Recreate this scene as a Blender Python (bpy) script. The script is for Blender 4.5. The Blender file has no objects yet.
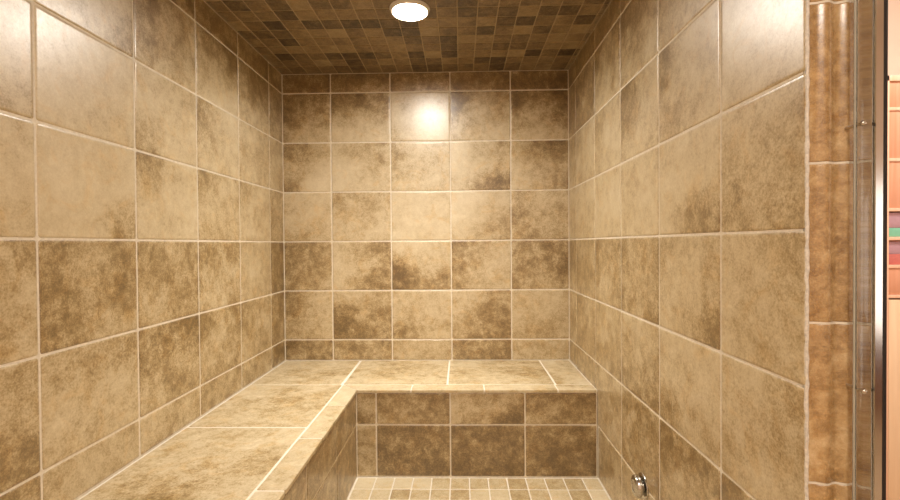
import bpy, bmesh, math, random
from mathutils import Vector, Matrix, noise

random.seed(7)
SC = bpy.context.scene
COL = SC.collection

# ------------------------------------------------------------------ measures (metres)
RW = 1.5756            # room width
RD = 2.5503            # y of the back wall (camera at y = 0)
YF = 0.811             # y where the room is open to the bathroom
CEIL = 1.974
TW, TH = 0.33, 0.2728  # wall tile
ZK = 1.048             # a tile joint runs round the room at this height
SEAT = 0.387           # bench top
BY, BX = 2.028, 0.515  # front faces of the bench: back run, left run
REC = 0.0016           # grout recess
GAP = 0.0062

def zrow(k):
    return ZK - (k - 3) * TH

# ------------------------------------------------------------------ node helpers
def srgb(r, g, b):
    f = lambda c: c / 12.92 if c <= 0.04045 else ((c + 0.055) / 1.055) ** 2.4
    return (f(r / 255), f(g / 255), f(b / 255), 1.0)

class NT:
    def __init__(self, name):
        self.m = bpy.data.materials.new(name)
        self.m.use_nodes = True
        self.t = self.m.node_tree
        self.b = self.t.nodes['Principled BSDF']
    def n(self, typ, **kw):
        nd = self.t.nodes.new(typ)
        for k, v in kw.items():
            if k.startswith('i_'):
                nd.inputs[k[2:].replace('_', ' ')].default_value = v
            else:
                setattr(nd, k, v)
        return nd
    def l(self, a, b):
        self.t.links.new(a, b)
    def math(self, op, a, b=None, c=None, clamp=False):
        nd = self.t.nodes.new('ShaderNodeMath')
        nd.operation = op
        nd.use_clamp = clamp
        for i, x in enumerate((a, b, c)):
            if x is None:
                continue
            if isinstance(x, (int, float)):
                nd.inputs[i].default_value = x
            else:
                self.l(x, nd.inputs[i])
        return nd.outputs[0]
    def noise(self, vec, scale, detail=4, rough=0.55, dist=0.0):
        nd = self.t.nodes.new('ShaderNodeTexNoise')
        nd.inputs['Scale'].default_value = scale
        nd.inputs['Detail'].default_value = detail
        nd.inputs['Roughness'].default_value = rough
        nd.inputs['Distortion'].default_value = dist
        self.l(vec, nd.inputs['Vector'])
        return nd.outputs['Fac']
    def ramp(self, fac, stops):
        nd = self.t.nodes.new('ShaderNodeValToRGB')
        cr = nd.color_ramp
        while len(cr.elements) < len(stops):
            cr.elements.new(0.5)
        for e, (p, c) in zip(cr.elements, stops):
            e.position = p
            e.color = c
        self.l(fac, nd.inputs[0])
        return nd.outputs[0]

def tile_material(name, stops, scale=1.0, rough=0.3, cloud=0.75, spec=0.5, bump=0.12, coat=0.0):
    T = NT(name)
    co = T.n('ShaderNodeTexCoord').outputs['Object']
    seed = T.n('ShaderNodeAttribute', attribute_name='seed').outputs['Fac']
    tone = T.n('ShaderNodeAttribute', attribute_name='tone').outputs['Fac']
    off = T.n('ShaderNodeCombineXYZ')
    T.l(T.math('MULTIPLY', seed, 37.0), off.inputs[0])
    T.l(T.math('MULTIPLY', seed, 91.0), off.inputs[1])
    T.l(T.math('MULTIPLY', seed, 53.0), off.inputs[2])
    add = T.n('ShaderNodeVectorMath', operation='ADD')
    T.l(co, add.inputs[0]); T.l(off.outputs[0], add.inputs[1])
    v = add.outputs[0]
    big = T.noise(v, 9 * scale, 6, 0.62, 0.5)
    mid = T.noise(v, 26 * scale, 7, 0.72, 0.3)
    fine = T.noise(v, 120 * scale, 5, 0.7)
    speck = T.noise(v, 240 * scale, 2, 0.6)
    d = T.math('MULTIPLY', T.math('SUBTRACT', big, 0.5), cloud * 1.1)
    d = T.math('MULTIPLY_ADD', T.math('SUBTRACT', mid, 0.5), cloud * 1.4, d)
    d = T.math('MULTIPLY_ADD', T.math('SUBTRACT', fine, 0.5), 0.55, d)
    d = T.math('MULTIPLY_ADD', T.math('SUBTRACT', speck, 0.5), 0.36, d)
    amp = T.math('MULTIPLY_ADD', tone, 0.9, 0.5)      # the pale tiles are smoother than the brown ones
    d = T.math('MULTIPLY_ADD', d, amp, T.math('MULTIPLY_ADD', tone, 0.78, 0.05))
    col = T.ramp(d, stops)
    # warm ochre veining
    ve = T.noise(v, 13 * scale, 3, 0.6, 1.2)
    vf = T.n('ShaderNodeMapRange', i_From_Min=0.52, i_From_Max=0.72, i_To_Min=0.0, i_To_Max=0.6)
    T.l(ve, vf.inputs['Value'])
    mx = T.n('ShaderNodeMix', data_type='RGBA', blend_type='MULTIPLY')
    T.l(vf.outputs[0], mx.inputs['Factor'])
    T.l(col, mx.inputs['A'])
    mx.inputs['B'].default_value = (1.0, 0.86, 0.62, 1)
    T.l(mx.outputs['Result'], T.b.inputs['Base Color'])
    rr = T.n('ShaderNodeMapRange', i_From_Min=0.3, i_From_Max=0.7, i_To_Min=rough - 0.05, i_To_Max=rough + 0.09)
    T.l(fine, rr.inputs['Value'])
    T.l(rr.outputs[0], T.b.inputs['Roughness'])
    T.b.inputs['Specular IOR Level'].default_value = spec
    T.b.inputs['Coat Weight'].default_value = coat
    T.b.inputs['Coat Roughness'].default_value = 0.36
    bp = T.n('ShaderNodeBump')
    bp.inputs['Strength'].default_value = bump
    bp.inputs['Distance'].default_value = 0.002
    T.l(T.math('ADD', fine, T.math('MULTIPLY', mid, 1.5)), bp.inputs['Height'])
    T.l(bp.outputs[0], T.b.inputs['Normal'])
    return T.m

def simple(name, c, rough=0.5, metal=0.0, nscale=40.0, namt=0.08, bump=0.0, spec=0.5):
    T = NT(name)
    co = T.n('ShaderNodeTexCoord').outputs['Object']
    f = T.noise(co, nscale, 4, 0.6)
    lo = tuple(x * (1 - namt) for x in c[:3]) + (1,)
    hi = tuple(min(1, x * (1 + namt)) for x in c[:3]) + (1,)
    T.l(T.ramp(f, [(0.3, lo), (0.7, hi)]), T.b.inputs['Base Color'])
    T.b.inputs['Roughness'].default_value = rough
    T.b.inputs['Metallic'].default_value = metal
    T.b.inputs['Specular IOR Level'].default_value = spec
    if bump:
        bp = T.n('ShaderNodeBump')
        bp.inputs['Strength'].default_value = bump
        bp.inputs['Distance'].default_value = 0.002
        T.l(f, bp.inputs['Height']); T.l(bp.outputs[0], T.b.inputs['Normal'])
    return T.m

STONE = [(0.0, srgb(223, 209, 178)), (0.32, srgb(202, 184, 147)), (0.50, srgb(176, 153, 111)),
         (0.68, srgb(142, 117, 74)), (1.0, srgb(103, 81, 46))]
M = {}
M['tile'] = tile_material('stone_wall_tile', STONE, rough=0.33, spec=1.0, bump=0.02, coat=0.6)
M['seat'] = tile_material('stone_seat_tile', STONE, rough=0.42, cloud=0.85)
M['floor'] = tile_material('stone_floor_mosaic', STONE, scale=1.6, rough=0.5, cloud=0.4)
M['ceil'] = tile_material('stone_ceiling_mosaic',
    [(0.05, srgb(162, 142, 106)), (0.4, srgb(126, 105, 74)), (0.72, srgb(88, 71, 48)), (1.0, srgb(56, 45, 29))],
    scale=1.6, rough=0.4, cloud=0.7)
M['jamb'] = tile_material('glazed_jamb_tile',
    [(0.05, srgb(218, 192, 148)), (0.35, srgb(190, 157, 108)), (0.6, srgb(158, 124, 77)), (0.85, srgb(124, 92, 51)), (1.0, srgb(94, 68, 38))],
    scale=1.7, rough=0.24, cloud=1.0, bump=0.1, spec=0.9, coat=0.5)
M['grout'] = simple('pale_grout', srgb(230, 221, 203), 0.85, nscale=90, namt=0.10, bump=0.3)
M['seatgrout'] = simple('white_grout', srgb(240, 232, 216), 0.8, nscale=90, namt=0.06, bump=0.3)
M['ceilgrout'] = simple('ceiling_grout', srgb(168, 150, 120), 0.85, nscale=90, namt=0.10)
M['caulk'] = simple('white_caulk', srgb(220, 214, 202), 0.6, nscale=160, namt=0.2, bump=0.6)
M['chrome'] = simple('chrome', srgb(200, 196, 188), 0.2, 1.0, namt=0.03)
M['steel'] = simple('brushed_aluminium', srgb(214, 212, 208), 0.16, 1.0, nscale=15, namt=0.04)
M['gasket'] = simple('black_rubber', srgb(28, 22, 20), 0.6)
M['white'] = simple('white_enamel', srgb(238, 234, 226), 0.4, namt=0.02)
M['paint'] = simple('warm_wall_paint', srgb(236, 220, 206), 0.8, nscale=8, namt=0.03)
M['darkwood'] = simple('brown_wainscot', srgb(112, 70, 42), 0.5, nscale=12, namt=0.25)
M['plaster'] = simple('white_plaster', srgb(238, 232, 222), 0.9, nscale=8, namt=0.02)
M['bathfloor'] = simple('bathroom_floor_stone', srgb(186, 160, 124), 0.5, nscale=10, namt=0.12)
M['mauve'] = simple('mauve_card', srgb(186, 150, 164), 0.6)
M['teal'] = simple('teal_plastic', srgb(126, 200, 172), 0.4)
M['red'] = simple('rose_plastic', srgb(206, 118, 112), 0.4)

def wood(name, a, b):
    T = NT(name)
    co = T.n('ShaderNodeTexCoord').outputs['Object']
    mp = T.n('ShaderNodeMapping')
    mp.inputs['Scale'].default_value = (40, 40, 1.6)
    T.l(co, mp.inputs[0])
    f = T.noise(mp.outputs[0], 1.0, 4, 0.6, 0.5)
    T.l(T.ramp(f, [(0.3, srgb(*a)), (0.7, srgb(*b))]), T.b.inputs['Base Color'])
    T.b.inputs['Roughness'].default_value = 0.4
    return T.m
M['wood'] = wood('pale_peach_wood', (240, 192, 160), (250, 214, 190))
M['peachwood'] = wood('peach_wood', (212, 150, 116), (232, 176, 146))
M['cream'] = wood('cream_wood', (240, 208, 172), (250, 224, 192))

def glass():
    T = NT('clear_glass')
    T.b.inputs['Base Color'].default_value = (0.93, 0.97, 0.95, 1)
    T.b.inputs['Roughness'].default_value = 0.02
    T.b.inputs['Transmission Weight'].default_value = 1.0
    T.b.inputs['IOR'].default_value = 1.45
    return T.m
M['glass'] = glass()
M['glassedge'] = simple('ground_glass_edge', srgb(206, 208, 200), 0.35, namt=0.1)

def emit(name, c, s):
    T = NT(name)
    T.b.inputs['Base Color'].default_value = (0.8, 0.8, 0.8, 1)
    T.b.inputs['Emission Color'].default_value = c
    T.b.inputs['Emission Strength'].default_value = s
    return T.m
M['lens'] = emit('lit_lamp_lens', (1.0, 0.945, 0.865, 1), 205.0)
M['added_pane'] = emit('added_glowing_pane', (1.0, 0.97, 0.93, 1), 1.1)

# ------------------------------------------------------------------ object helpers
def link(name, verts, faces, mats, fm=None, smooth=None, parent=None, tone=None, seed=None):
    me = bpy.data.meshes.new(name)
    me.from_pydata([tuple(v) for v in verts], [], faces)
    for m in mats:
        me.materials.append(m)
    if fm:
        me.polygons.foreach_set('material_index', fm)
    if smooth:
        me.polygons.foreach_set('use_smooth', smooth)
    if tone is not None:
        a = me.attributes.new('tone', 'FLOAT', 'POINT'); a.data.foreach_set('value', tone)
        a = me.attributes.new('seed', 'FLOAT', 'POINT'); a.data.foreach_set('value', seed)
    me.update()
    o = bpy.data.objects.new(name, me)
    COL.objects.link(o)
    if parent:
        o.parent = parent
    return o

def from_bm(name, bm, mat, parent=None, smooth_angle=None):
    me = bpy.data.meshes.new(name)
    bm.normal_update()
    bm.to_mesh(me); bm.free()
    me.materials.append(mat)
    if smooth_angle is not None:
        for p in me.polygons:
            p.use_smooth = True
        me.set_sharp_from_angle(angle=math.radians(smooth_angle))
    o = bpy.data.objects.new(name, me)
    COL.objects.link(o)
    if parent:
        o.parent = parent
    return o

def bbox(bm, lo, hi, bev=0.0, seg=2):
    r = bmesh.ops.create_cube(bm, size=1.0)
    c = [(a + b) / 2 for a, b in zip(lo, hi)]
    s = [b - a for a, b in zip(lo, hi)]
    bmesh.ops.scale(bm, vec=s, verts=r['verts'])
    bmesh.ops.translate(bm, vec=c, verts=r['verts'])
    if bev:
        es = list({e for v in r['verts'] for e in v.link_edges})
        bmesh.ops.bevel(bm, geom=es, offset=bev, segments=seg, affect='EDGES', profile=0.5)

def box(name, lo, hi, mat, parent=None, bev=0.0):
    bm = bmesh.new(); bbox(bm, lo, hi, bev)
    return from_bm(name, bm, mat, parent, 40 if bev else None)

def lathe(bm, prof, seg=48, mat4=None):
    rings = []
    for r, z in prof:
        if r < 1e-6:
            rings.append([bm.verts.new((0, 0, z))])
        else:
            rings.append([bm.verts.new((r * math.cos(2 * math.pi * i / seg), r * math.sin(2 * math.pi * i / seg), z)) for i in range(seg)])
    for a, b in zip(rings, rings[1:]):
        for i in range(seg):
            j = (i + 1) % seg
            if len(a) == 1 and len(b) == 1:
                continue
            if len(a) == 1:
                bm.faces.new((a[0], b[j], b[i]))
            elif len(b) == 1:
                bm.faces.new((a[i], a[j], b[0]))
            else:
                bm.faces.new((a[i], a[j], b[j], b[i]))
    vs = [v for r in rings for v in r]
    if mat4 is not None:
        bmesh.ops.transform(bm, matrix=mat4, verts=vs)
    bmesh.ops.recalc_face_normals(bm, faces=bm.faces[:])

def structure(o):
    o['kind'] = 'structure'
    return o

def thing(name, label, cat, loc=(0, 0, 0), group=None):
    o = bpy.data.objects.new(name, None)
    COL.objects.link(o)
    o.empty_display_size = 0.1
    o.location = loc
    o['label'] = label; o['category'] = cat; o['kind'] = 'thing'
    if group:
        o['group'] = group
    return o

def adopt(child, parent):
    child.parent = parent
    child.matrix_parent_inverse = Matrix.Translation(-Vector(parent.location))

# ------------------------------------------------------------------ tiled slabs
def parse(spec):
    return [[int(ch) / 9.0 for ch in row] for row in spec.split('/')]

def sample(g, s, t):
    # s: 0..1 left to right, t: 0..1 top to bottom
    def ax(n, x):
        if n == 1:
            return 0, 0, 0.0
        f = min(max(x * n - 0.5, 0), n - 1.0)
        i = min(int(f), n - 2)
        return i, i + 1, f - i
    a, b, f = ax(len(g), t)
    def row(r):
        i, j, h = ax(len(r), s)
        return r[i] * (1 - h) + r[j] * h
    return row(g[a]) * (1 - f) + row(g[b]) * f

class Slab:
    """A grout bed with raised rounded tiles, all one mesh. P(u, v, w): w is out of the surface."""
    def __init__(self):
        self.v = []; self.f = []; self.m = []; self.s = []; self.tone = []; self.seed = []
    def vert(self, p, tone=0.4, seed=0.0):
        self.v.append(p); self.tone.append(tone); self.seed.append(seed)
        return len(self.v) - 1
    def face(self, idx, m, s):
        self.f.append(idx); self.m.append(m); self.s.append(s)
    def block(self, lo, hi, m=0):
        i = len(self.v)
        for z in (lo[2], hi[2]):
            for y in (lo[1], hi[1]):
                for x in (lo[0], hi[0]):
                    self.vert(Vector((x, y, z)))
        for q in ((0, 2, 3, 1), (4, 5, 7, 6), (0, 1, 5, 4), (2, 6, 7, 3), (0, 4, 6, 2), (1, 3, 7, 5)):
            self.face([i + k for k in q], m, False)
    def tile(self, P, u0, u1, v0, v1, spec, gap=GAP, rad=0.007, n=8, quad=None, m=1, wear=0.0012, skirt=0.005):
        """u to the image right, v up."""
        g = parse(spec)
        sd = random.random()
        u0 += gap / 2; u1 -= gap / 2; v0 += gap / 2; v1 -= gap / 2
        if u1 - u0 < 0.004 or v1 - v0 < 0.004:
            return
        rad = min(rad, (u1 - u0) / 3, (v1 - v0) / 3)
        bw = 0.0018
        def coords(a, b):
            L = b - a
            c = [a, a + bw, a + rad]
            k = max(1, n - 2)
            c += [a + rad + (L - 2 * rad) * i / k for i in range(1, k)]
            return c + [b - rad, b - bw, b]
        us, vs = coords(u0, u1), coords(v0, v1)
        nu, nv = len(us), len(vs)
        idx = {}
        lip = 0.0011
        for j, vv in enumerate(vs):
            for i, uu in enumerate(us):
                cu = min(i, nu - 1 - i); cv = min(j, nv - 1 - j)
                x, y = uu, vv
                sx = 1 if i < nu / 2 else -1
                sy = 1 if j < nv / 2 else -1
                if cu + cv == 0:
                    x += sx * rad * 0.29; y += sy * rad * 0.29
                elif cu <= 1 and cv <= 1:
                    k = 0.24 if cu + cv == 2 else 0.12
                    if cu == 1 and cv == 1:
                        x += sx * rad * 0.16; y += sy * rad * 0.16
                    elif cu == 0:
                        x += sx * rad * k; y += sy * rad * 0.10
                    else:
                        y += sy * rad * k; x += sx * rad * 0.10
                edge = cu == 0 or cv == 0
                wob = wear * 0.5 * noise.noise((x * 60 + sd * 90, y * 60, sd * 7)) if edge else 0
                h = -lip if edge else 0.0
                t = sample(g, (uu - u0) / (u1 - u0), (v1 - vv) / (v1 - v0))
                if quad:
                    x, y = quad(x, y)
                idx[i, j] = self.vert(P(x + wob, y + wob, h), t, sd)
        for j in range(nv - 1):
            for i in range(nu - 1):
                self.face([idx[i, j], idx[i + 1, j], idx[i + 1, j + 1], idx[i, j + 1]], m, True)
        ring = [(i, 0) for i in range(nu)] + [(nu - 1, j) for j in range(1, nv)] + \
               [(i, nv - 1) for i in range(nu - 2, -1, -1)] + [(0, j) for j in range(nv - 2, 0, -1)]
        dn = P(0, 0, -skirt) - P(0, 0, 0)
        low = [self.vert(self.v[idx[r]] + dn, self.tone[idx[r]], sd) for r in ring]
        for a in range(len(ring)):
            b = (a + 1) % len(ring)
            self.face([idx[ring[a]], low[a], low[b], idx[ring[b]]], m, False)
    def build(self, name, mats, parent=None):
        o = link(name, self.v, self.f, mats, self.m, self.s, parent, self.tone, self.seed)
        bm = bmesh.new(); bm.from_mesh(o.data)
        bmesh.ops.recalc_face_normals(bm, faces=bm.faces[:])
        bm.to_mesh(o.data); bm.free()
        return o

# rows listed from the top strip (-1) to the foot, each a list of tiles left to right as seen from the door
def rows_z():
    out = []
    for r in range(-1, 7):
        top = CEIL if r == -1 else zrow(r)
        bot = zrow(r + 1) if r < 6 else 0.0
        out.append((r, max(bot, 0.0), top))
    return out

# ---- back wall
BACK = {
 -1: ['78/77', '88/76', '87/65', '78/77', '89/99'],  # top strip and upper corner tiles darkened in tone to carry the ceiling shade
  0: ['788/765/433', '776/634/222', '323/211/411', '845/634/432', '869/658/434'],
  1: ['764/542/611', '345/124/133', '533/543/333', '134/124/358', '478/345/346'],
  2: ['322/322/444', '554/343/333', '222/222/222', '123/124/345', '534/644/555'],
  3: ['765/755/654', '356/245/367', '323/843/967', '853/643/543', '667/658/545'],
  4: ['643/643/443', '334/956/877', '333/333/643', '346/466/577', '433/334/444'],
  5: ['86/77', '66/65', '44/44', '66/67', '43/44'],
}
s = Slab()
s.block((-0.13, RD + REC, 0), (RW + 0.134, RD + 0.13, CEIL))
PB = lambda u, v, w: Vector((u, RD - w, v))
xb = [0, 0.2692, 0.5992, 0.9292, 1.2592, RW]
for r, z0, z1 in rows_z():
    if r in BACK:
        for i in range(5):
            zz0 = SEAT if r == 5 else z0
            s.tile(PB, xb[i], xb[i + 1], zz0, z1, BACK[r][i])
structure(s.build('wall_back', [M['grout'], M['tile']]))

# ---- left wall: tiles listed left to right in the picture, i.e. from the door to the back
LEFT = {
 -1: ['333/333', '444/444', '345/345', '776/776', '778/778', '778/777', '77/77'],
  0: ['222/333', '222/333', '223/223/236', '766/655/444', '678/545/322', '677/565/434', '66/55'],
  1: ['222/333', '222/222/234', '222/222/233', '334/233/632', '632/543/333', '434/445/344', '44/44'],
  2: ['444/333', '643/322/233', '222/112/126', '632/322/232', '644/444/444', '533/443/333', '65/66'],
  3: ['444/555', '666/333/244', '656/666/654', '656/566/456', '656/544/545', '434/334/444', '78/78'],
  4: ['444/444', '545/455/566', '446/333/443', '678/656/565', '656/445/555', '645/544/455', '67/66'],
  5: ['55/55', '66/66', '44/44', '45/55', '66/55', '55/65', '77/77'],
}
yl = [YF] + [RD - 0.178 - TW * j for j in range(4, -1, -1)] + [RD]
yl = [0.55, 0.722] + yl[1:]
s = Slab()
s.block((-0.13, 0.55, 0), (-REC, RD + REC, CEIL))
PL = lambda u, v, w: Vector((w, u, v))
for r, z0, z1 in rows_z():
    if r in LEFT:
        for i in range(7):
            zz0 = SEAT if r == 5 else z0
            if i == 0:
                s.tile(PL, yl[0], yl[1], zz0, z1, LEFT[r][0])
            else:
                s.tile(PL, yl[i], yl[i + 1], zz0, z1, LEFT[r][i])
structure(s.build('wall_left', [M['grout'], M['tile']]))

# ---- right wall: left to right in the picture, i.e. from the back to the door
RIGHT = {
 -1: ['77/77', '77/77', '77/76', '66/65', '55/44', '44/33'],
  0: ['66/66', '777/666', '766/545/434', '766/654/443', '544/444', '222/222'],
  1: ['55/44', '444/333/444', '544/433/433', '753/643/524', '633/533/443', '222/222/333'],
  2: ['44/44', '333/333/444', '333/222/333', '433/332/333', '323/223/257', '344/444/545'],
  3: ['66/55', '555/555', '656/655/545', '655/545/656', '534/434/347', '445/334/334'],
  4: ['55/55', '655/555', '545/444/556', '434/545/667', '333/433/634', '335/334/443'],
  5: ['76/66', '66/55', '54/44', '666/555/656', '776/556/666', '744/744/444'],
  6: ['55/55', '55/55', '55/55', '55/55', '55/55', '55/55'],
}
yr = [RD] + [RD - 0.1565 - TW * j for j in range(0, 5)] + [YF]
s = Slab()
s.block((RW + REC, YF + 0.008, 0), (RW + 0.134, RD + REC, CEIL))
PR = lambda u, v, w: Vector((RW - w, -u, v))
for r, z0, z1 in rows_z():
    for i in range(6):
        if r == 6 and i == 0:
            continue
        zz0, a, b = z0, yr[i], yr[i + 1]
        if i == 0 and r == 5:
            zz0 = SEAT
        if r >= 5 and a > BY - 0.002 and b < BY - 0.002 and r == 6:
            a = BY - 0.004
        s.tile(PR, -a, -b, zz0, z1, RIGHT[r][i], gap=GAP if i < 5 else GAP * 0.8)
structure(s.build('wall_right', [M['grout'], M['tile']]))

# ---- ceiling mosaic
s = Slab()
s.block((-0.13, 0.55, CEIL + REC), (RW + 0.134, RD + 0.13, CEIL + 0.10))
PC = lambda u, v, w: Vector((u, -v, CEIL - w))
LX, LY, LR = 0.784, 1.868, 0.070
pc = 0.0828
xs = [0.0] + [0.726 - 0.0828 * 8 + pc * i for i in range(0, 19) if 0.726 - 0.0828 * 8 + pc * i < RW - 0.02] + [RW]
ys = [RD, 2.447]
while ys[-1] - 0.0832 > 0.56:
    ys.append(ys[-1] - 0.0832)
for j in range(len(ys) - 1):
    prev = 0.5
    for i in range(len(xs) - 1):
        cx, cy = (xs[i] + xs[i + 1]) / 2, (ys[j] + ys[j + 1]) / 2
        t = random.choice([2, 3, 4, 4, 5, 5, 6, 7, 8, 9])
        s.tile(PC, xs[i], xs[i + 1], -ys[j], -ys[j + 1], '%d%d' % (t, min(9, max(0, t + random.choice((-1, 0, 1))))), gap=0.004, rad=0.004, n=3)
structure(s.build('ceiling', [M['ceilgrout'], M['ceil']]))

# ---- floor mosaic
s = Slab()
s.block((-0.13, 0.55, -0.10), (RW + 0.134, RD + 0.13, -REC))
PF = lambda u, v, w: Vector((u, v, w))
xs = [BX + 0.004] + [x for x in (0.848 + 0.0818 * i for i in range(-4, 9)) if x > BX + 0.03 and x < RW - 0.03] + [RW - 0.002]
ys = [BY - 0.004, 1.930]
while ys[-1] - 0.0818 > 0.62:
    ys.append(ys[-1] - 0.0818)
fl = {0: [2, 2, 2, 2, 4, 4, 4, 4, 5, 4, 5, 5, 3, 3], 1: [3, 3, 5, 4, 4, 5, 3, 3, 5, 4, 3, 5, 2, 3]}
for j in range(len(ys) - 1):
    for i in range(len(xs) - 1):
        t = fl[j][min(i, 13)] if j in fl else random.choice([2, 3, 3, 4, 5, 6])
        s.tile(PF, xs[i], xs[i + 1], ys[j + 1], ys[j], '%d%d' % (t, t), gap=0.005, rad=0.005, n=3)
structure(s.build('floor', [M['grout'], M['floor']]))

# ------------------------------------------------------------------ the tiled corner bench
bench = thing('corner_bench', 'L-shaped built-in bench clad in mottled brown stone tile along the back and left walls', 'bench', (0.26, 2.29, 0))
YB0 = 0.70             # the left run goes on towards the door below the picture
TT = 0.011             # thickness of the seat tile edge
# core
bm = bmesh.new()
pts = [(0.001, YB0), (BX - 0.006, YB0), (BX - 0.006, BY + 0.006), (RW - 0.001, BY + 0.006), (RW - 0.001, RD - 0.001), (0.001, RD - 0.001)]
vb = [bm.verts.new((x, y, 0.0)) for x, y in pts]
vt = [bm.verts.new((x, y, SEAT - 0.008)) for x, y in pts]
bm.faces.new(vb[::-1]); bm.faces.new(vt)
for i in range(6):
    j = (i + 1) % 6
    bm.faces.new((vb[i], vb[j], vt[j], vt[i]))
bmesh.ops.recalc_face_normals(bm, faces=bm.faces[:])
adopt(from_bm('masonry_core', bm, M['grout']), bench)

# seat tiles
PS = lambda u, v, w: Vector((u, v, SEAT + w))
s = Slab()
s.block((0.002, BY - 0.0, SEAT - 0.010), (RW - 0.002, RD - 0.002, SEAT - REC))
s.block((0.002, YB0, SEAT - 0.010), (BX - 0.001, BY + 0.001, SEAT - REC))
XT, YT = 0.437, 2.107   # joint between the seat tiles and the narrow edge tiles
g = 0.009
s.tile(PS, 0.004, 0.429, YT, RD - 0.002, '233/344/333', gap=g, quad=lambda x, y: (x + (y - YT) * (-0.018) * (x > 0.2), y))
s.tile(PS, 0.429, 0.916, YT, RD - 0.002, '343/454/333', gap=g, quad=lambda x, y: (x + ((y - YT) * (-0.018) + 0.004) * (x < 0.6), y))
s.tile(PS, 0.916, 1.409, YT, RD - 0.002, '344/455/334', gap=g)
s.tile(PS, 1.409, RW - 0.003, YT, RD - 0.002, '23/33/42', gap=g)
s.tile(PS, 0.004, XT, 1.612, YT, '233/344/343', gap=g)
s.tile(PS, 0.004, XT, 1.117, 1.612, '332/334/453', gap=g)
s.tile(PS, 0.004, XT, YB0, 1.117, '333/333', gap=g)
seat = s.build('seat', [M['seatgrout'], M['seat']])
adopt(seat, bench)
# narrow edge tiles
s = Slab()
eg = 0.006
def quadmitre(side):
    # the two tiles that meet in the mitred inside corner
    def f(x, y):
        if side == 'L':
            t = min(max((x - XT) / (BX - XT), 0), 1)
            k = min(max((y - 1.837) / (YT - 1.837), 0), 1)
            return x, y - k * t * (YT - BY)
        t = min(max((YT - y) / (YT - BY), 0), 1)
        k = min(max((0.757 - x) / (0.757 - XT), 0), 1)
        return x + k * t * (BX - XT), y
    return f
ys_e = [YT, 1.837, 1.521, 1.193, 0.866, YB0]
for i in range(5):
    s.tile(PS, XT, BX + 0.0062, ys_e[i + 1], ys_e[i], random.choice(['22/23', '23/32', '33/23']) if i else '11/11', gap=eg, quad=quadmitre('L') if i == 0 else None, skirt=0.0105)
xs_e = [XT, 0.757, 1.081, 1.403, RW - 0.003]
for i in range(4):
    s.tile(PS, xs_e[i], xs_e[i + 1], BY - 0.0062, YT, ['22/22', '23/32', '32/23', '33/22'][i], gap=eg, quad=quadmitre('R') if i == 0 else None, skirt=0.0105)
adopt(s.build('edge_trim', [M['seatgrout'], M['seat']]), bench)
# front of the back run
s = Slab()
s.block((BX - 0.004, BY + REC, 0.0), (RW - 0.002, BY + 0.006, SEAT - 0.009))
PBF = lambda u, v, w: Vector((u, BY - w, v))
xf = [BX, 0.603, 0.930, 1.258, RW - 0.004]
zf = 0.233
for i, (a, b) in enumerate([('55/66', '55/55'), ('667/666/566', '787/787/888'), ('445/446/558', '888/877/898'), ('677/666/566', '688/787/888')]):
    s.tile(PBF, xf[i], xf[i + 1], zf, SEAT - TT, a)
    s.tile(PBF, xf[i], xf[i + 1], 0.002, zf, b)
adopt(s.build('front_face', [M['grout'], M['tile']]), bench)
# front of the left run
s = Slab()
s.block((BX - 0.006, YB0, 0.0), (BX - REC, BY + 0.004, SEAT - 0.009))
PLF = lambda u, v, w: Vector((BX + w, -u, v)) if False else Vector((BX + w, u, v))
yf = [YB0, 1.04, 1.37, 1.70, BY]
for i in range(4):
    s.tile(PLF, yf[i], yf[i + 1], zf, SEAT - TT, ['55/55', '56/66', '66/66', '66/66'][i])
    s.tile(PLF, yf[i], yf[i + 1], 0.002, zf, ['66/66', '66/66', '66/77', '66/77'][i])
adopt(s.build('front_face', [M['grout'], M['tile']]), bench)

# ------------------------------------------------------------------ caulk along the corners
def bead(name, pts, r, amp):
    bm = bmesh.new()
    prev = None
    n = 8
    for k, p in enumerate(pts):
        ring = []
        for i in range(n):
            a = 2 * math.pi * i / n
            rr = r * (1 + amp * noise.noise((p[0] * 50, p[1] * 50, p[2] * 50 + i * 3.1)))
            d = (Vector(pts[min(k + 1, len(pts) - 1)]) - Vector(pts[max(k - 1, 0)])).normalized()
            ax = Vector((1, 0, 0)) if abs(d.x) < 0.8 else Vector((0, 1, 0))
            e1 = d.cross(ax).normalized(); e2 = d.cross(e1)
            ring.append(bm.verts.new(Vector(p) + (e1 * math.cos(a) + e2 * math.sin(a)) * rr))
        if prev:
            for i in range(n):
                j = (i + 1) % n
                bm.faces.new((prev[i], prev[j], ring[j], ring[i]))
        prev = ring
    bmesh.ops.recalc_face_normals(bm, faces=bm.faces[:])
    return from_bm(name, bm, M['caulk'], None, 60)
def run(a, b, step=0.012):
    n = max(2, int((Vector(b) - Vector(a)).length / step))
    return [tuple(Vector(a).lerp(Vector(b), i / n)) for i in range(n + 1)]

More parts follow.
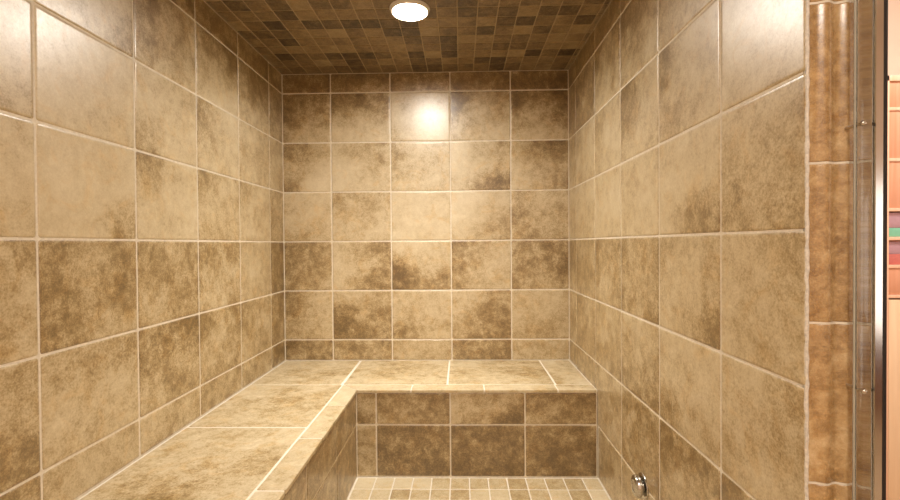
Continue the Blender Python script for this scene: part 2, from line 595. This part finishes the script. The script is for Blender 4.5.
# ------------------------------------------------------------------ the jamb beside the door
JX0, JX1 = RW + 0.006, RW + 0.134
def jamb_y(x):
    # gently moulded face: two soft rounds between shallow hollows
    t = (x - JX0)
    return YF + 0.0034 * math.cos(2 * math.pi * (t - 0.028) / 0.037) * (1 if t < 0.062 else max(0.0, 1 - (t - 0.062) / 0.015)) * -1 + \
        (0.006 * (1 - t / 0.010) ** 2 if t < 0.010 else 0)
s = Slab()
s.block((RW + REC, YF + 0.0075, 0), (JX1, YF + 0.0095, CEIL))
bed = []
for i in range(73):
    x = JX0 + (JX1 - 0.001 - JX0) * i / 72
    bed.append((s.vert(Vector((x, jamb_y(x) + 0.0009, 0.0))), s.vert(Vector((x, jamb_y(x) + 0.0009, CEIL)))))
for (a, b), (c, e) in zip(bed, bed[1:]):
    s.face([a, c, e, b], 0, True)
zj = [0.0, 0.055, 0.331, 0.608, 0.887, 1.163, 1.4375, 1.714, CEIL]
for k in range(len(zj) - 1):
    sd = random.random()
    t = [0.5, 0.45, 0.48, 0.47, 0.52, 0.55, 0.48, 0.45][k]
    z0, z1 = zj[k] + 0.0022, zj[k + 1] - 0.0022
    nx, nz = 72, 6
    grid = []
    zl = [z0, z0 + 0.002] + [z0 + (z1 - z0) * q / 5 for q in range(1, 5)] + [z1 - 0.002, z1]
    nz = len(zl) - 1
    for j, z in enumerate(zl):
        edge = j in (0, nz)
        row = []
        for i in range(nx + 1):
            x = JX0 + (JX1 - 0.001 - JX0) * i / nx
            tt = t + 0.22 * noise.noise((x * 30, z * 9, sd * 20))
            row.append(s.vert(Vector((x, jamb_y(x) + (0.0004 if edge else 0), z)), tt, sd))
        grid.append(row)
    for j in range(nz):
        for i in range(nx):
            s.face([grid[j][i], grid[j][i + 1], grid[j + 1][i + 1], grid[j + 1][i]], 1, True)
    for row in (grid[0], grid[-1]):
        lo = [s.vert(self_v + Vector((0, 0.002, 0)), t, sd) for self_v in [s.v[q] for q in row]]
        for i in range(nx):
            s.face([row[i], row[i + 1], lo[i + 1], lo[i]], 1, False)
structure(s.build('trim_1', [M['grout'], M['jamb']]))
structure(bead('trim_2', run((RW + 0.0035, YF + 0.003, 0.0), (RW + 0.0035, YF + 0.003, CEIL), 0.006), 0.0032, 0.5))

# ------------------------------------------------------------------ glass strip, post and gasket of the door
gd = thing('glass_door_frame', 'narrow clear glass strip held by a polished aluminium post beside the brown jamb tile', 'door frame', (1.66, 0.79, 0))
H0, H1 = 0.002, CEIL - 0.001
gl = box('glass_panel', (1.6315, 0.775, H0), (1.6595, 0.785, H1), M['glass'], bev=0.003)
gl.data.materials.append(M['glassedge'])
for p in gl.data.polygons:
    if p.normal.x < -0.97:
        p.material_index = 1
adopt(gl, gd)
adopt(box('post', (1.6595, 0.773, H0), (1.6712, 0.7865, H1), M['steel']), gd)
adopt(box('gasket', (1.6712, 0.774, H0), (1.6795, 0.787, H1), M['gasket'], bev=0.001), gd)
for z, xo in ((1.028 + 0.1925, 1.6405), (1.028 - 0.2475, 1.6435)):
    bm = bmesh.new()
    lathe(bm, [(0, 0.0), (0.0028, 0.0), (0.0028, 0.022), (0.0028, 0.0335), (0.0048, 0.0335), (0.0046, 0.0352), (0.003, 0.0372), (0, 0.038)], 20,
          Matrix.Translation((xo, 0.8085, z)) @ Matrix.Rotation(math.pi / 2, 4, 'X'))
    adopt(from_bm('screw', bm, M['chrome'], None, 50), gd)

# ------------------------------------------------------------------ steam outlet on the right wall
so = thing('steam_outlet', 'round chrome steam outlet low on the right wall near the floor', 'steam outlet', (RW, 1.53, 0.229))
rotm = Matrix.Translation((RW - 0.0002, 1.525, 0.229)) @ Matrix.Rotation(-math.pi / 2, 4, 'Y')
bm = bmesh.new()
lathe(bm, [(0, 0), (0.040, 0), (0.0415, 0.0015), (0.040, 0.004), (0.032, 0.006), (0, 0.006)], 48, rotm)
adopt(from_bm('escutcheon', bm, M['chrome'], None, 40), so)
bm = bmesh.new()
lathe(bm, [(0, 0.005), (0.020, 0.005), (0.020, 0.011), (0.032, 0.0125), (0.0345, 0.015), (0.0345, 0.026), (0.032, 0.0295), (0.020, 0.0315), (0.019, 0.0300), (0.0, 0.0300)], 48, rotm)
adopt(from_bm('outlet_head', bm, M['chrome'], None, 40), so)

# ------------------------------------------------------------------ recessed ceiling light
rl = thing('ceiling_light', 'round lit white downlight recessed in the brown mosaic ceiling', 'ceiling light', (LX, LY, CEIL))
up = Matrix.Translation((LX, LY, CEIL)) @ Matrix.Rotation(math.pi, 4, 'X')   # profile z grows downwards
bm = bmesh.new()
lathe(bm, [(0.0680, -0.0012), (0.0690, 0.013), (0.0700, 0.0145), (0.0725, 0.0150), (0.0760, 0.0130), (0.0790, 0.006), (0.081, 0.001), (0.081, -0.0012), (0.0680, -0.0012)], 64, up)
adopt(from_bm('trim_ring', bm, M['white'], None, 40), rl)
bm = bmesh.new()
lathe(bm, [(0.0685, 0.0003), (0.064, 0.0025), (0.048, 0.0060), (0.027, 0.0088), (0, 0.0098)], 64, up)
adopt(from_bm('lens', bm, M['lens'], None, 60), rl)

# ------------------------------------------------------------------ the bathroom outside the opening
BXL, BXR, BYN, BYA, BH = -0.9, 3.4, -2.0, 2.10, 2.35
structure(box('floor_bathroom', (BXL, BYN, -0.10), (BXR, 0.549, -0.001), M['bathfloor']))
structure(box('floor_alcove', (RW + 0.135, 0.549, -0.10), (BXR, BYA, -0.001), M['bathfloor']))
structure(box('ceiling_bathroom', (BXL, BYN, BH), (BXR, BYA, BH + 0.08), M['plaster']))
structure(box('wall_rear', (BXL, BYN - 0.1, -0.1), (BXR, BYN, BH + 0.08), M['paint']))
structure(box('wall_bathroom_left', (BXL - 0.1, BYN - 0.1, -0.1), (BXL, 0.65, BH + 0.08), M['paint']))
structure(box('wall_front', (BXL, 0.55, -0.1), (-0.131, 0.65, BH), M['paint']))
structure(box('wall_header', (-0.131, 0.55, CEIL + 0.101), (RW + 0.134, 0.65, BH), M['paint']))
structure(box('wall_alcove', (RW + 0.135, BYA, -0.1), (BXR + 0.1, BYA + 0.1, BH + 0.08), M['paint']))
structure(box('wall_alcove_side', (RW + 0.1345, 0.65, CEIL + 0.101), (RW + 0.20, BYA, BH), M['paint']))
# right bathroom wall with an added glowing pane for the door post to reflect
WY0, WY1, WZ0, WZ1 = -1.65, -0.75, 0.50, 1.36
bm = bmesh.new()
bbox(bm, (BXR, BYN - 0.1, -0.1), (BXR + 0.1, WY0, BH + 0.08))
bbox(bm, (BXR, WY1, -0.1), (BXR + 0.1, BYA, BH + 0.08))
bbox(bm, (BXR, WY0, -0.1), (BXR + 0.1, WY1, WZ0))
bbox(bm, (BXR, WY0, WZ1), (BXR + 0.1, WY1, BH + 0.08))
structure(from_bm('wall_bathroom_right', bm, M['paint']))
structure(box('added_pane_1', (BXR + 0.05, WY0, WZ0), (BXR + 0.06, WY1, WZ1), M['added_pane']))
structure(box('trim_3', (BXR - 0.02, BYN, -0.001), (BXR - 0.0005, 1.5, 0.46), M['darkwood']))

# ------------------------------------------------------------------ linen cabinet seen past the door frame
CX0, CX1, CY0, CY1 = 2.509, 3.10, 1.70, 2.02
cab = thing('linen_cabinet', 'tall peach wooden cabinet with open shelves seen past the door post', 'cabinet', (2.8, 1.86, 0))
bm = bmesh.new()
bbox(bm, (CX0, CY0, 0.0), (CX0 + 0.012, CY1, 1.62), 0.001)
bbox(bm, (CX1 - 0.018, CY0, 0.0), (CX1, CY1, 1.62), 0.001)
bbox(bm, (CX0, CY1 - 0.01, 0.0), (CX1, CY1, 1.62))
bbox(bm, (CX0, CY0, 0.0), (CX1, CY1, 0.05))
bbox(bm, (CX0, CY0, 1.60), (CX1, CY1, 1.62), 0.001)
adopt(from_bm('carcass', bm, M['wood'], None, 40), cab)
SH = [0.833, 0.941, 1.042, 1.146, 1.325, 1.507]
for z in SH:
    adopt(box('shelf', (CX0 + 0.012, CY0 + 0.002, z - 0.012), (CX1 - 0.018, CY1 - 0.01, z), M['wood'], bev=0.001), cab)
adopt(box('door', (CX0 + 0.0125, CY0 - 0.001, 0.055), (CX1 - 0.0185, CY0 + 0.017, 0.815), M['cream'], bev=0.002), cab)
for z0, z1 in ((SH[0], SH[1]), (SH[3], SH[4]), (SH[4], SH[5]), (SH[5], 1.60 + 0.012)):
    adopt(box('drawer', (CX0 + 0.0125, CY0 + 0.006, z0 + 0.0005), (CX1 - 0.0185, CY1 - 0.02, z1 - 0.0125), M['peachwood'], bev=0.002), cab)

def carton(z, label, mats, hs, w=0.1):
    root = thing('carton', label, 'carton', (CX0 + 0.07, CY0 + 0.1, z), 'cartons on the cabinet shelves')
    zz = z + 0.0005
    for nm, m, h in zip(('base', 'lid'), mats, hs):
        adopt(box(nm, (CX0 + 0.018, CY0 + 0.012, zz), (CX0 + 0.018 + w, CY0 + 0.15, zz + h), m, bev=0.002), root)
        zz += h + 0.0002
carton(SH[2], 'mauve carton with a teal base on the cabinet shelf directly under the drawers', (M['teal'], M['mauve']), (0.032, 0.055))
carton(SH[1], 'rose carton with a mauve lid on the lowest open cabinet shelf', (M['red'], M['mauve']), (0.038, 0.045))

# ------------------------------------------------------------------ lights
def area(name, loc, rot, size, power, color):
    L = bpy.data.lights.new(name, 'AREA')
    L.shape = 'RECTANGLE'; L.size, L.size_y = size
    L.energy = power; L.color = color
    o = bpy.data.objects.new(name, L); COL.objects.link(o)
    o.location = loc; o.rotation_euler = rot
    return o
area('bathroom_fill', (0.85, -0.7, 2.33), (0, 0, 0), (0.5, 0.5), 23, (1.0, 0.92, 0.82))  # unseen fill added behind the camera to light the room and jamb
area('alcove_fill', (2.6, 1.0, 2.33), (0, 0, 0), (0.35, 0.35), 15, (1.0, 0.91, 0.84))  # unseen light added to brighten the cabinet and alcove
# the beam of the recessed downlight
L = bpy.data.lights.new('downlight_beam', 'SPOT')
L.energy = 45; L.color = (1.0, 0.945, 0.865)
L.spot_size = math.radians(104); L.spot_blend = 1.0; L.shadow_soft_size = 0.05
o = bpy.data.objects.new('downlight_beam', L); COL.objects.link(o)
o.location = (LX, LY, CEIL - 0.02)

W = bpy.data.worlds.new('World'); SC.world = W
W.use_nodes = True
W.node_tree.nodes['Background'].inputs[0].default_value = (1.0, 0.9, 0.78, 1)
W.node_tree.nodes['Background'].inputs[1].default_value = 0.2

# ------------------------------------------------------------------ camera
cam = bpy.data.cameras.new('Camera')
cam.sensor_width = 36.0
cam.lens = 462.97 / 900 * 36.0
cam.clip_start = 0.02
co = bpy.data.objects.new('Camera', cam)
COL.objects.link(co)
r = Vector((0.99971279, 0.02265717, -0.00780944))
d = Vector((-0.0075189, -0.01288011, -0.99988878))
f = Vector((-0.02275523, 0.99966032, -0.01270605))
co.matrix_world = Matrix(((r.x, -d.x, -f.x, 0.98073), (r.y, -d.y, -f.y, 0.0), (r.z, -d.z, -f.z, ZK - 0.01971), (0, 0, 0, 1)))
SC.camera = co

SC.view_settings.view_transform = 'Standard'
SC.view_settings.look = 'None'
SC.view_settings.gamma = 1.0
SC.view_settings.use_curve_mapping = False
SC.view_settings.exposure = 0.62
SC.cycles.use_denoising = True
SC.cycles.max_bounces = 10
SC.cycles.diffuse_bounces = 6
